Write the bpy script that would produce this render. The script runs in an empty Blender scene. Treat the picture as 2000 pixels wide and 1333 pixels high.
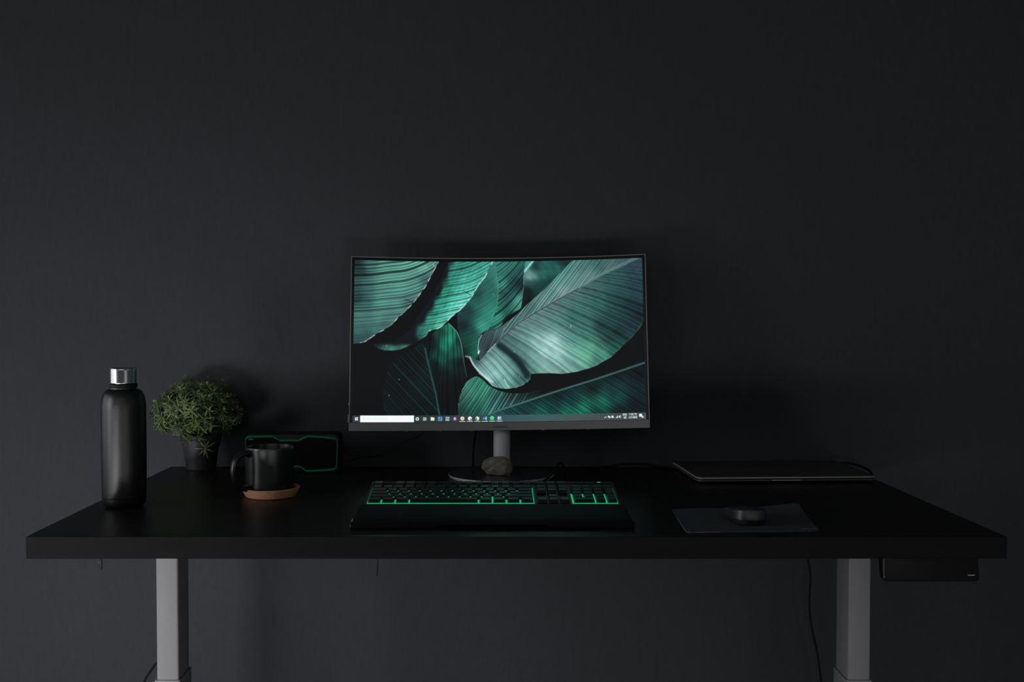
import bpy, bmesh, math, random
import numpy as np
from mathutils import Vector, Matrix, noise

# ------------------------------------------------------------ camera, world, lights, exposure
S = bpy.context.scene
COL = S.collection
R = math.radians
FPX, TH, EYE, PX0, PY0 = 2120.0, R(1.55), 1.084, 960.0, 666.5
cam = bpy.data.cameras.new('camera'); cam.sensor_width = 36; cam.lens = 36 * FPX / 2000
cam.shift_x = (1000 - PX0) / 2000
cam.clip_start = .05
co = bpy.data.objects.new('camera', cam); COL.objects.link(co)
co.location = (0, 0, EYE); co.rotation_euler = (R(90) - TH, 0, 0)
S.camera = co
vs = S.view_settings
vs.view_transform = 'Standard'; vs.look = 'None'; vs.exposure = 0; vs.gamma = 1; vs.use_curve_mapping = False

w = bpy.data.worlds.new('dim_room'); S.world = w; w.use_nodes = True
w.node_tree.nodes['Background'].inputs[0].default_value = (.80, .92, 1.0, 1)
w.node_tree.nodes['Background'].inputs[1].default_value = .035

def area(name, loc, target, sx, sy, power, col, spread=180):
    l = bpy.data.lights.new(name, 'AREA'); l.shape = 'RECTANGLE'; l.size = sx; l.size_y = sy
    l.energy = power; l.color = col; l.spread = R(spread)
    o = bpy.data.objects.new(name, l); COL.objects.link(o)
    o.location = loc
    o.rotation_euler = (Vector(target) - Vector(loc)).to_track_quat('-Z', 'Y').to_euler()
    return o
# daylight: a two-pane window beside the desk's left end. Added: low lights of no known source behind the
# viewer's left, and dim fills for the light the rest of the room sends back
area('window_light', (-1.93, 1.05, 1.08), (0, 1.05, 1.0), .46, .8, 8.2, (.97, .98, 1.0))
area('window_light', (-1.93, 1.93, 1.08), (0, 1.93, 1.0), .60, .8, 1.9, (.97, .98, 1.0))
area('low_left_light', (-1.55, -.5, .14), (-.75, 2.4, .40), .7, .24, 1.3, (.98, .97, 1.0), 40)  # added low light for the leg and under-desk wall, source unseen
area('low_left_light', (-1.40, -.5, .14), (-.60, 2.4, .40), 1.3, .24, 1.5, (.98, .97, 1.0), 90)  # wider companion to the added low light
area('low_left_fill', (-1.9, .4, .16), (-.8, 2.3, .40), .6, .24, 2.1, (.98, .97, 1.0), 80)  # added low fill from the left, no actual opening there
area('room_bounce', (-.6, -1.5, 1.9), (-.2, 2.4, 1.2), 3.4, 1.2, 6.7, (1, .985, .97))
area('under_desk_fill', (.7, -.9, .14), (.7, 2.4, .30), 1.6, .24, 3.0, (.98, .98, 1.0), 110)  # added to brighten the wall under the desk
area('right_fill', (1.6, -.8, .6), (.8, 2.4, .7), .8, .8, .9, (1, .99, .99))  # added dim fills from the right, standing in for room bounce
area('right_fill', (2.3, .2, 1.7), (.4, 2.4, 1.5), .8, 1.0, .7, (1, .99, .99))

# ------------------------------------------------------------ pixel -> place helpers
def at(px, py, h):                       # point on the horizontal plane of absolute height h
    v = (py - PY0) / FPX; t = v / 1.0
    k = EYE - h
    # v = (k cos - Y sin)/(Y cos + k sin)
    Y = k * (math.cos(TH) - t * math.sin(TH)) / (math.sin(TH) + t * math.cos(TH))
    d = Y * math.cos(TH) + k * math.sin(TH)
    return Vector(((px - PX0) / FPX * d, Y, h))
def dep(px, py, Y):                      # point at distance Y from the camera plane
    t = (py - PY0) / FPX
    k = Y * (t * math.cos(TH) + math.sin(TH)) / (math.cos(TH) - t * math.sin(TH))
    d = Y * math.cos(TH) + k * math.sin(TH)
    return Vector(((px - PX0) / FPX * d, Y, EYE - k))

DT = .740                                # desk top height
DX0, DX1, DY0, DY1, DTH = -.712, .788, 1.650, 2.400, .034
WALLY = 2.455

# ------------------------------------------------------------ materials
def lin(c):
    return tuple(((v / 255) / 12.92 if v / 255 <= .04045 else ((v / 255 + .055) / 1.055) ** 2.4) for v in c)
def mat(name, col, rough=.5, metal=0, spec=.5, bump=None, var=None, emis=None, coat=0, aniso=0):
    m = bpy.data.materials.new(name); m.use_nodes = True
    nt = m.node_tree; b = nt.nodes['Principled BSDF']
    b.inputs['Base Color'].default_value = (*col, 1); b.inputs['Roughness'].default_value = rough
    b.inputs['Metallic'].default_value = metal; b.inputs['Specular IOR Level'].default_value = spec
    b.inputs['Coat Weight'].default_value = coat
    tc = nt.nodes.new('ShaderNodeTexCoord')
    def nz(scale, vec=(1, 1, 1), detail=4):
        mp = nt.nodes.new('ShaderNodeMapping'); mp.inputs['Scale'].default_value = vec
        nt.links.new(tc.outputs['Object'], mp.inputs['Vector'])
        n = nt.nodes.new('ShaderNodeTexNoise'); n.inputs['Scale'].default_value = scale
        n.inputs['Detail'].default_value = detail
        nt.links.new(mp.outputs[0], n.inputs['Vector']); return n
    if bump:
        sc, st, vec = bump
        n = nz(sc, vec); bp = nt.nodes.new('ShaderNodeBump'); bp.inputs['Strength'].default_value = st
        bp.inputs['Distance'].default_value = .001
        nt.links.new(n.outputs['Fac'], bp.inputs['Height']); nt.links.new(bp.outputs[0], b.inputs['Normal'])
    if var:
        sc, c2, vec = var
        n = nz(sc, vec); r = nt.nodes.new('ShaderNodeValToRGB')
        r.color_ramp.elements[0].position = .35; r.color_ramp.elements[1].position = .65
        r.color_ramp.elements[0].color = (*col, 1); r.color_ramp.elements[1].color = (*c2, 1)
        nt.links.new(n.outputs['Fac'], r.inputs[0]); nt.links.new(r.outputs[0], b.inputs['Base Color'])
    if emis:
        b.inputs['Emission Color'].default_value = (*emis[0], 1); b.inputs['Emission Strength'].default_value = emis[1]
    return m
M = {}
M['wall'] = mat('slate_wallpaper', (.0470, .0498, .0545), .85, spec=.15, bump=(260, .22, (1, 1, .12)), var=(170, (.0515, .0545, .0595), (1, 1, .16)))
M['wall_side'] = mat('slate_paint', (.08, .09, .10), .9, spec=.1)
M['floor'] = mat('dark_floor', (.10, .09, .085), .5, bump=(40, .2, (1, 8, 1)))
M['frame'] = mat('window_frame_paint', (.5, .5, .5), .5)
M['desk'] = mat('black_brown_wood', (.0080, .0075, .0071), .37, spec=.26, bump=(90, .12, (.04, 1, 1)), var=(70, (.0115, .0106, .0100), (.03, 1, 1)))
M['edge'] = mat('black_brown_edge', (.0032, .0030, .0030), .6, spec=.15, bump=(150, .25, (.04, 1, 1)), var=(120, (.0046, .0043, .0042), (.03, 1, 1)))
M['leg'] = mat('silver_grey_powder', (.275, .273, .282), .6, spec=.3, bump=(900, .05, (1, 1, 1)))
M['blackp'] = mat('black_plastic', (.007, .007, .0075), .6, spec=.25)
M['rubber'] = mat('black_rubber', (.008, .008, .009), .6)
M['cable'] = mat('black_cable', (.006, .006, .006), .6, spec=.25)
M['bottle'] = mat('black_powder_coat', (.006, .006, .0065), .34, spec=.6, bump=(1400, .16, (1, 1, 1)))
M['steel'] = mat('polished_steel', (.66, .66, .65), .16, metal=1, bump=(300, .06, (12, 12, .02)))
M['pot'] = mat('matt_black_pot', (.024, .024, .027), .5, spec=.5)
M['soil'] = mat('dark_soil', (.02, .015, .01), .9, bump=(300, 1, (1, 1, 1)))
M['leaf'] = mat('green_leaf', (.060, .105, .034), .45, spec=.4, var=(30, (.165, .225, .085), (1, 1, 1)))
M['stem'] = mat('leaf_stem', (.04, .05, .02), .7)
M['mug'] = mat('charcoal_glaze', (.009, .0095, .011), .33, spec=.75, bump=(60, .03, (1, 1, 1)))
M['mugin'] = mat('glossy_black_glaze', (.012, .012, .013), .10, spec=.6)
M['cork'] = mat('cork', (.68, .33, .175), .8, spec=.2, bump=(300, .5, (1, 1, 1)), var=(260, (.82, .42, .24), (1, 1, 1)))
M['spk'] = mat('speaker_black', (.005, .005, .0055), .5, spec=.3)
M['grille'] = mat('speaker_mesh', (.0025, .0025, .003), .8, spec=.1, bump=(900, .6, (1, 1, 1)))
M['green'] = mat('green_silicone_trim', (.001, .21, .075), .6, spec=.1)
M['badge'] = mat('grey_badge', (.30, .30, .30), .5)
M['mon'] = mat('dark_silver_plastic', (.29, .285, .285), .42, spec=.4)
M['rim'] = mat('brushed_metal_rim', (.28, .26, .25), .4, metal=.5)
M['border'] = mat('black_border', (.006, .006, .007), .25, spec=.3)
M['base'] = mat('dark_metal_disc', (.055, .055, .058), .25, metal=.3, bump=(300, .04, (1, 1, 1)))
M['silver'] = mat('satin_silver', (.82, .82, .825), .5, metal=.1)
M['logo'] = mat('dark_lettering', (.035, .033, .033), .5)
M['stone'] = mat('grey_brown_stone', (.17, .152, .122), .85, spec=.2, bump=(260, .6, (1, 1, 1)), var=(60, (.29, .262, .212), (1, 1, 1)))
M['kb'] = mat('keyboard_black', (.011, .011, .012), .45)
M['key'] = mat('keycap_black', (.008, .008, .0085), .30, spec=.36)
M['wrist'] = mat('leatherette_black', (.0045, .0045, .0048), .65, spec=.25, bump=(500, .3, (1, 1, 1)))
M['pad'] = mat('grey_mouse_pad', (.075, .081, .092), .75, spec=.2, bump=(700, .3, (1, 1, 1)))
M['edge_glint'] = mat('pale_edge_glint', (.24, .24, .25), .5)  # pale tone for highlights drawn on pad, box and clip
M['mouse'] = mat('matt_dark_mouse', (.030, .030, .031), .40, spec=.5)
M['lapb'] = mat('dark_metal_base', (.20, .19, .175), .45, metal=.5)
M['lap'] = mat('dark_laptop_lid', (.070, .068, .058), .42, metal=.3)
M['lapm'] = mat('laptop_metal_edge', (.75, .73, .68), .42, metal=.6)
M['white'] = mat('white_print', (.42, .43, .45), .6, spec=.2)
nt = M['steel'].node_tree; b = nt.nodes['Principled BSDF']; b.inputs['Anisotropic'].default_value = .85
tg = nt.nodes.new('ShaderNodeTangent'); tg.direction_type = 'RADIAL'; tg.axis = 'Z'; nt.links.new(tg.outputs[0], b.inputs['Tangent'])
def glow(name, col, s):
    m = bpy.data.materials.new(name); m.use_nodes = True
    b = m.node_tree.nodes['Principled BSDF']; b.inputs['Base Color'].default_value = (.005, .02, .01, 1)
    b.inputs['Emission Color'].default_value = (*col, 1); b.inputs['Emission Strength'].default_value = s
    return m
M['led'] = glow('green_backlight', (.008, .44, .18), 1.0)
M['leddim'] = glow('dim_green_backlight', (.004, .12, .055), .5)
M['ledmark'] = glow('green_indicator', (.1, .55, .34), .8)

# ------------------------------------------------------------ building helpers
def empty(name, loc, label, cat, rz=0, group=None):
    o = bpy.data.objects.new(name, None); COL.objects.link(o)
    o.empty_display_size = .05
    o.location = loc; o.rotation_euler = (0, 0, rz); o['label'] = label; o['category'] = cat
    if group: o['group'] = group
    return o
def obj(name, bm, m, parent=None, smooth=True, loc=None, rot=None, label=None):
    me = bpy.data.meshes.new(name); bmesh.ops.recalc_face_normals(bm, faces=bm.faces)
    bm.to_mesh(me); bm.free()
    o = bpy.data.objects.new(name, me); COL.objects.link(o)
    for mm in (m if isinstance(m, (list, tuple)) else [m]): me.materials.append(mm)
    if smooth: sm(me)
    if parent: o.parent = parent
    if loc: o.location = loc
    if rot: o.rotation_euler = rot
    if label: o['label'] = label
    return o
def sm(me, ang=35):
    me.polygons.foreach_set('use_smooth', [True] * len(me.polygons))
    try: me.set_sharp_from_angle(angle=R(ang))
    except Exception: pass
def struct(o):
    o['kind'] = 'structure'; return o
def box(bm, x0, x1, y0, y1, z0, z1, bev=0, seg=2):
    vs_ = [bm.verts.new(p) for p in ((x0,y0,z0),(x1,y0,z0),(x1,y1,z0),(x0,y1,z0),(x0,y0,z1),(x1,y0,z1),(x1,y1,z1),(x0,y1,z1))]
    fs = [bm.faces.new([vs_[i] for i in f]) for f in ((0,3,2,1),(4,5,6,7),(0,1,5,4),(1,2,6,5),(2,3,7,6),(3,0,4,7))]
    if bev:
        es = list({e for f in fs for e in f.edges})
        bmesh.ops.bevel(bm, geom=es, offset=bev, segments=seg, profile=.5, affect='EDGES')
    return bm
def B(*a, **k): return box(bmesh.new(), *a, **k)
def lathe(bm, prof, n=64, cx=0, cy=0):
    rings = []
    for r, z in prof:
        if r < 1e-6: rings.append([bm.verts.new((cx, cy, z))])
        else: rings.append([bm.verts.new((cx + r * math.cos(2*math.pi*i/n), cy + r * math.sin(2*math.pi*i/n), z)) for i in range(n)])
    for a, b in zip(rings, rings[1:]):
        for i in range(n):
            j = (i + 1) % n
            if len(a) == 1 and len(b) == 1: continue
            if len(a) == 1: bm.faces.new((a[0], b[i], b[j]))
            elif len(b) == 1: bm.faces.new((a[i], a[j], b[0]))
            else: bm.faces.new((a[i], a[j], b[j], b[i]))
    return bm
def catmull(P, n=8):
    P = [Vector(p) for p in P]; Q = [2*P[0]-P[1]] + P + [2*P[-1]-P[-2]]; out = []
    for i in range(1, len(Q) - 2):
        a, b, c, d = Q[i-1:i+3]
        for k in range(n):
            t = k / n
            out.append(.5*((2*b)+(c-a)*t+(2*a-5*b+4*c-d)*t*t+(3*b-a-3*c+d)*t**3))
    out.append(P[-1]); return out
def tube(bm, P, r, n=10, cap=True, rw=None, up=None):
    """swept tube; r radius (or list); rw: second radius for an oval section"""
    m = len(P); rs = r if isinstance(r, (list, tuple)) else [r]*m
    u = Vector(up) if up else None
    prev = None; rings = []
    for i in range(m):
        t = (P[min(i+1, m-1)] - P[max(i-1, 0)]).normalized()
        if prev is None:
            a = u if u else (Vector((0,0,1)) if abs(t.z) < .9 else Vector((1,0,0)))
            s = t.cross(a).normalized()
        else:
            s = (prev - t*prev.dot(t)).normalized()
        prev = s; q = t.cross(s)
        k2 = (rw / rs[i]) if rw else 1
        rings.append([bm.verts.new(P[i] + (s*math.cos(2*math.pi*j/n)*k2 + q*math.sin(2*math.pi*j/n))*rs[i]) for j in range(n)])
    for a, b in zip(rings, rings[1:]):
        for j in range(n):
            bm.faces.new((a[j], a[(j+1)%n], b[(j+1)%n], b[j]))
    if cap: bm.faces.new(rings[0]); bm.faces.new(rings[-1])
    return bm
def rrect(w_, h_, r, n=5):
    pts = []
    for cx, cy, a0 in ((w_/2-r, h_/2-r, 0), (-w_/2+r, h_/2-r, 90), (-w_/2+r, -h_/2+r, 180), (w_/2-r, -h_/2+r, 270)):
        for k in range(n+1):
            a = R(a0 + 90*k/n); pts.append((cx + r*math.cos(a), cy + r*math.sin(a)))
    return pts
def loft(bm, rings, cap=True):
    V = [[bm.verts.new(p) for p in ring] for ring in rings]
    n = len(V[0])
    for a, b in zip(V, V[1:]):
        for j in range(n): bm.faces.new((a[j], a[(j+1)%n], b[(j+1)%n], b[j]))
    if cap: bm.faces.new(V[0]); bm.faces.new(V[-1])
    return bm
def slab(w_, d_, h_, r, bev, z0=0, cx=0, cy=0):      # rounded-corner slab with soft edges
    bm = bmesh.new()
    def ring(ins, z): return [(cx+x, cy+y, z) for x, y in rrect(w_-2*ins, d_-2*ins, max(r-ins, .0004))]
    b = bev
    return loft(bm, [ring(b, z0), ring(b*.3, z0+b*.3), ring(0, z0+b), ring(0, z0+h_-b), ring(b*.3, z0+h_-b*.3), ring(b, z0+h_)])

# ------------------------------------------------------------ the room
WL = -2.0
def wallbm(x0, x1, y0, y1, z0, z1): return B(x0, x1, y0, y1, z0, z1)
struct(obj('wall_back', B(WL-.1, 2.6, WALLY, WALLY+.1, 0, 2.6), M['wall'], smooth=False))
struct(obj('floor', B(WL-.1, 2.6, -1.6, WALLY+.1, -.06, 0), M['floor'], smooth=False))
bm = bmesh.new()
W0, W1, Z0, Z1 = .66, 2.28, .62, 1.54
box(bm, WL-.1, WL, -1.6, W0, 0, 2.6); box(bm, WL-.1, WL, W1, WALLY, 0, 2.6)
box(bm, WL-.1, WL, W0, W1, 0, Z0); box(bm, WL-.1, WL, W0, W1, Z1, 2.6)
struct(obj('wall_left', bm, M['wall_side'], smooth=False))
wf = struct(obj('window_1', B(WL-.06, WL-.05, W0+.04, W1-.04, Z0+.04, Z1-.04), glow('daylight_pane', (.8, .9, 1.0), .15), smooth=False))
bm = bmesh.new()
box(bm, WL-.08, WL+.01, W0, W0+.04, Z0, Z1, .004); box(bm, WL-.08, WL+.01, W1-.04, W1, Z0, Z1, .004)
box(bm, WL-.08, WL+.01, W0, W1, Z0, Z0+.04, .004); box(bm, WL-.08, WL+.01, W0, W1, Z1-.04, Z1, .004)
box(bm, WL-.08, WL+.01, 1.20, 1.27, Z0, Z1, .004); box(bm, WL-.08, WL+.01, 1.55, 1.60, Z0, Z1, .004)
obj('window_frame', bm, M['frame'], wf)

# ------------------------------------------------------------ standing desk
CX = (DX0 + DX1) / 2; CY = (DY0 + DY1) / 2
desk = empty('standing_desk', (CX, CY, 0), 'long black-brown wooden standing desk on two silver-grey lifting legs against the wall', 'desk')
def D(bm, name, m, **k):                 # world coordinates -> child of the desk
    bmesh.ops.translate(bm, verts=bm.verts, vec=(-CX, -CY, 0)); return obj(name, bm, m, desk, **k)
bm = B(DX0, DX1, DY0, DY1, DT-DTH, DT, .0008, 1)
top = D(bm, 'tabletop', [M['desk'], M['edge']])
for p in top.data.polygons:
    if abs(p.normal.z) < .5: p.material_index = 1
def legs(x0, x1):
    for nm, a, b, c, d, z0, z1 in (('inner_column', x0, x1, 2.072, 2.147, .30, DT-DTH), ('outer_column', x0-.0035, x1+.0035, 2.068, 2.151, .045, .3745)):
        bm = bmesh.new()
        rr = rrect(b-a, d-c, .004, 3)
        loft(bm, [[((a+b)/2+x, (c+d)/2+y, z) for x, y in rr] for z in (z0, z1)])
        D(bm, nm, M['leg'])
    bm = B(x0-.014, x1+.014, 1.80, 2.36, 0, .045, .006); D(bm, 'foot', M['leg'])
    bm = B(x0-.012, x1+.012, 1.80, 2.34, DT-DTH-.004, DT-DTH+.0001, .001); D(bm, 'bracket', M['leg'])
LX = [dep(304.3, 1200, 2.07).x, dep(347.5, 1200, 2.07).x]
RX = [dep(1658, 1200, 2.07).x, dep(1701.5, 1200, 2.07).x]
legs(*LX); legs(*RX)

# controller box hung under the right end
cb0 = dep(1722, 1137, 1.80); cb1 = dep(1911, 1137, 1.80)
bw = cb1.x - cb0.x; bh = (DT - DTH) - cb0.z
cbx = empty('control_box', ((cb0.x+cb1.x)/2, 1.808, cb0.z-.0003), 'flat black control box hanging under the right end of the desk', 'control box')
bm = bmesh.new()
def cring(y, ins, r=.008):
    out = []
    for x, z in rrect(bw-2*ins, bh-2*ins, max(r-ins*.5, .001)):
        out.append((x - .006*(z/bh), y, z + bh/2))
    return out
loft(bm, [cring(-.008, .003), cring(-.0065, .0006), cring(-.005, 0), cring(.008, 0)])
obj('housing', bm, M['blackp'], cbx)
bm = bmesh.new(); tube(bm, catmull([(-bw/2+.0055, -.0078, bh*.93), (-bw/2+.0035, -.0080, bh*.5), (-bw/2+.0040, -.0078, .006)], 6), .0006, 6)
obj('seam', bm, M['edge_glint'], cbx)  # the seam's edge highlight drawn as a pale bead
bm = B(bw/2-.018, bw/2-.006, -.0086, -.0078, .0105, .0122, .0002, 1)
obj('logo', bm, M['white'], cbx, label='small faint pale marking')

# ------------------------------------------------------------ bottle
bp = at(243, 989, DT)
bt = empty('water_bottle', bp, 'tall matt black water bottle with a polished steel cap, at the desk\'s left end', 'bottle')
r = .0385
topz = dep(243, 719, bp.y).z - DT
gz = dep(243, 977, bp.y - r).z - DT
shz = dep(243, 757, bp.y).z - DT; capb = dep(243, 749, bp.y).z - DT
prof = [(0, .0), (r*.72, .0), (r*.84, .0015), (r*.93, .006), (r*.97, .013), (r*.975, gz-.0006)]
obj('base_cap', lathe(bmesh.new(), prof + [(0, gz-.0006)], 96), M['bottle'], bt)
prof = [(0, gz), (r*.955, gz), (r*.98, gz+.0006), (r*.982, gz+.002), (r*.985, gz+.02), (r, .09), (r, shz-.037), (r, shz-.034)]
for k in range(1, 11):
    a = R(90*k/10); prof.append((.0238 + (r-.0238)*math.cos(a)**.9 if k < 10 else .0238, shz-.034 + .031*math.sin(a)))
prof += [(.0228, shz-.0025), (.0226, shz+.001), (0, shz+.001)]
obj('body', lathe(bmesh.new(), prof, 96), M['bottle'], bt)
obj('neck_ring', lathe(bmesh.new(), [(0, shz), (.0230, shz), (.0242, shz+.0016), (.0242, capb-.0022), (.0232, capb-.0006), (0, capb-.0006)], 96), M['blackp'], bt)
prof = [(0, capb), (.0224, capb), (.0226, capb+.0004), (.02265, capb+.0015), (.0227, topz-.0035), (.0227, topz-.002), (.0222, topz-.0007), (.0213, topz-.0002), (.0205, topz-.0009), (0, topz-.0009)]
obj('cap', lathe(bmesh.new(), prof, 96), M['steel'], bt, label='polished steel screw cap')

# ------------------------------------------------------------ potted plant
pp = at(393, 916, DT)
pl = empty('potted_plant', pp, 'small bushy green plant in a matt black pot, between bottle and mug', 'plant')
rb = .0315; rt = .0455; ph = dep(393, 848, pp.y).z - DT
bandz = dep(393, 876, pp.y-rt).z - DT
def pr(z): return rb + (rt-.0035-rb)*z/ph
prof = [(0, .001), (rb-.004, .001), (rb-.002, 0), (rb, .001), (pr(bandz), bandz), (pr(bandz)+.0022, bandz+.0006), (rt-.0004, ph-.001), (rt-.001, ph), (rt-.003, ph), (rt-.0045, ph-.012), (0, ph-.012)]
obj('pot', lathe(bmesh.new(), prof, 72), M['pot'], pl)
obj('soil', lathe(bmesh.new(), [(0, ph-.0119), (rt-.0048, ph-.0119), (rt-.006, ph-.008), (.02, ph-.005), (0, ph-.004)], 40), M['soil'], pl)
rnd = random.Random(5)
fb = bmesh.new(); sb = bmesh.new()
def leaf(bm, p, d, up, L, wd):
    d = d.normalized(); s = d.cross(up).normalized(); n = s.cross(d)
    pts = []
    for t, ww in ((0, .35), (.3, 1), (.6, .85), (.85, .45)):
        c = p + d*(L*t) - up*(L*.35*t*t)
        pts.append((bm.verts.new(c - s*wd*ww), bm.verts.new(c - n*wd*.35*ww*-1*-1), bm.verts.new(c + s*wd*ww)))
    tip = bm.verts.new(p + d*L - up*(L*.35))
    for a, b in zip(pts, pts[1:]):
        bm.faces.new((a[0], a[1], b[1], b[0])); bm.faces.new((a[1], a[2], b[2], b[1]))
    bm.faces.new((pts[-1][0], pts[-1][1], tip)); bm.faces.new((pts[-1][1], pts[-1][2], tip))
c0 = Vector((-.009, 0, .123))
spots = []
k = 0
while len(spots) < 215:
    k += 1
    u = rnd.uniform(-.62, 1); a = rnd.uniform(0, 2*math.pi); q = math.sqrt(1-u*u)
    d = Vector((q*math.cos(a), q*math.sin(a), u))
    sc = rnd.uniform(.93, 1.04) if len(spots) < 150 else rnd.uniform(.5, .9)
    p = c0 + Vector((d.x*.090, d.y*.086, d.z*(.064 if u > 0 else .060)))*sc
    if any((p-s[0]).length < .0115 for s in spots): 
        if k < 9000: continue
    if p.z < ph-.006 and math.hypot(p.x, p.y) < rt+.004 and p.y > 0: continue
    if math.hypot(p.x, p.y) < rt+.003 and p.z < ph-.006:
        p.x *= 1; 
        q2 = (rt+.006)/max(math.hypot(p.x, p.y), .001); p.x *= q2; p.y *= q2
    spots.append((p, d))
for (x, z) in ((.020, .050), (-.016, .068), (.006, .072)):
    spots.append((Vector((x, -math.sqrt((rt+.007)**2 - x*x), z)), Vector((x*4, -.8, -.5)).normalized()))
for (x, z) in ((-.034, .196), (-.026, .190), (.016, .195), (.045, .188)):
    spots.append((Vector((x, .01, z)), Vector((x*3, 0, 1)).normalized()))
for p, d in spots:
    up = (d + Vector((rnd.uniform(-.5,.5), rnd.uniform(-.5,.5), rnd.uniform(-.3,.5)))).normalized()
    e1 = up.orthogonal().normalized(); e2 = up.cross(e1)
    n = rnd.choice((5, 6, 7)); ph0 = rnd.uniform(0, 6)
    for tier, (el, LL, nn) in enumerate(((.25, 1.0, n), (.75, .8, 4), (1.6, .5, 3))):
        for i in range(nn):
            aa = ph0 + tier*.6 + 2*math.pi*i/nn + rnd.uniform(-.25, .25)
            dd = e1*math.cos(aa) + e2*math.sin(aa) + up*(el + rnd.uniform(-.15, .25))
            leaf(fb, p - up*.004*(1-tier), dd, up, rnd.uniform(.016, .027)*LL, rnd.uniform(.0014, .0021))
    base = Vector((p.x*.22, p.y*.22, ph-.006))
    if p.z < ph + .005:
        hh = math.hypot(p.x, p.y); rim = Vector((p.x/hh*(rt+.002), p.y/hh*(rt+.002), ph+.010))
        P = catmull([base, Vector((base.x*1.5, base.y*1.5, ph+.012)), rim, p], 3)
    else:
        P = catmull([base, base*.5 + p*.5 + Vector((0, 0, .015)), p - up*.003], 3)
    tube(sb, P, .0006, 4, cap=False)
foliage = obj('foliage', fb, M['leaf'], pl, smooth=False)
obj('stems', sb, M['stem'], pl)

# ------------------------------------------------------------ coaster and mug
cp = at(529, 969, DT)
cs = empty('coaster', cp, 'round cork coaster with a raised flared rim under the charcoal mug', 'coaster')
obj('tray', lathe(bmesh.new(), [(0, 0), (.0445, 0), (.0465, .001), (.0535, .0150), (.0538, .0165), (.0530, .0172), (.0500, .0172), (.0492, .0162), (.0450, .0062), (.0430, .0055), (0, .0055)], 80), M['cork'], cs)
mg = empty('mug', (cp.x-.0015, cp.y, DT+.0057), 'charcoal ceramic mug with the handle to the left, standing on the cork coaster', 'mug', )
mh = dep(526, 872, cp.y).z - DT - .0057
ro = .0445
prof = [(0, .002), (.030, .002), (.032, 0), (.0355, 0), (.0405, .0025), (.0432, .0075), (.0442, .014), (ro, .030), (ro, .060), (ro, mh-.004), (ro, mh-.002), (ro-.0005, mh-.0004), (ro-.0018, mh)]
obj('body', lathe(bmesh.new(), prof + [(ro-.0034, mh-.0006), (ro-.0040, mh-.003), (ro-.0045, .05), (.038, .015), (.030, .007), (0, .006)], 96), M['mug'], mg)
ha = R(180+45)
hd = Vector((math.cos(ha), math.sin(ha), 0))
P = catmull([hd*.0425 + Vector((0,0,.0765)), hd*.054 + Vector((0,0,.0785)), hd*.070 + Vector((0,0,.072)), hd*.0775 + Vector((0,0,.055)), hd*.0765 + Vector((0,0,.036)), hd*.066 + Vector((0,0,.019)), hd*.050 + Vector((0,0,.0125)), hd*.0405 + Vector((0,0,.0135))], 8)
nP = len(P)
bm = bmesh.new()
tube(bm, P, [.0050 + .0026*(abs(2*i/(nP-1)-1))**6 for i in range(nP)], 16, rw=.0070, up=(0, 0, 1))
obj('handle', bm, M['mug'], mg)

# ------------------------------------------------------------ bluetooth speaker
s0 = at(479, 926, DT); s1 = at(664, 926, DT)
sw = s1.x - s0.x; spz = dep(570, 848, s0.y).z - DT
sp = empty('portable_speaker', ((s0.x+s1.x)/2, s0.y+.028, DT), 'black box-shaped portable speaker edged with a green trim line, behind the mug', 'speaker')
bm = bmesh.new()
def sring(y, ins): return [(x, y, z + spz/2 + .0005) for x, z in rrect(sw-2*ins, spz-.001-2*ins, .011-ins*.5, 6)]
loft(bm, [sring(-.026, .006), sring(-.0245, .002), sring(-.021, 0), sring(.021, 0), sring(.0245, .002), sring(.026, .006)])
obj('body', bm, M['spk'], sp)
line = [(479.8,872),(479.6,860),(483,855.5),(492,854),(528,853.2),(534,853.8),(540,857.2),(546.7,860.6),(552,861),(580,861),(585,860.6),(592,857),(600,853.6),(606,853.2),(638.6,855.6),(653,857.2),(657.5,859.5),(658.8,864),(658.3,888),(657.6,908),(655.5,915.5),(650,917.5),(638.6,918.6),(606,920.6),(599,920),(593,916.5),(587.5,913.2),(580,911.8),(552,912),(546,913.2),(540,917),(533,920),(528,920.4),(490,919),(482,917),(480,911),(479.8,890)]
P = []
for px, py in line:
    q = dep(px, py, s0.y + .001); P.append(Vector((q.x - sp.location.x, -.0262, q.z - DT)))
Pc = catmull(P + [P[0]], 3)
zr = [abs((Pc[(k+1) % len(Pc)]-Pc[k-1]).normalized().x) for k in range(len(Pc))]
obj('trim_line', tube(bmesh.new(), Pc, [.0009+.0013*q**2 for q in zr], 8, cap=False), M['green'], sp, label='green raised trim line')
bm = bmesh.new(); vv = [bm.verts.new((p.x*.975, -.0263, (p.z-spz/2)*.94+spz/2)) for p in P]; bm.faces.new(vv)
r_ = bmesh.ops.extrude_face_region(bm, geom=list(bm.faces)); bmesh.ops.translate(bm, verts=[v for v in r_['geom'] if isinstance(v, bmesh.types.BMVert)], vec=(0, -.0006, 0))
obj('grille', bm, M['grille'], sp, smooth=False)
bm = bmesh.new()
for k in range(4): box(bm, -.092+k*.0024, -.0905+k*.0024, -.0290, -.0280, spz-.0125, spz-.0105)
obj('logo', bm, M['badge'], sp, smooth=False, label='tiny pale lettering')
bm = bmesh.new()
for x in (-.03, -.01, .01, .03): box(bm, x-.005, x+.005, -.004, .004, spz-.0006, spz+.0006, .0005, 1)
obj('buttons', bm, M['rubber'], sp)

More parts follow.
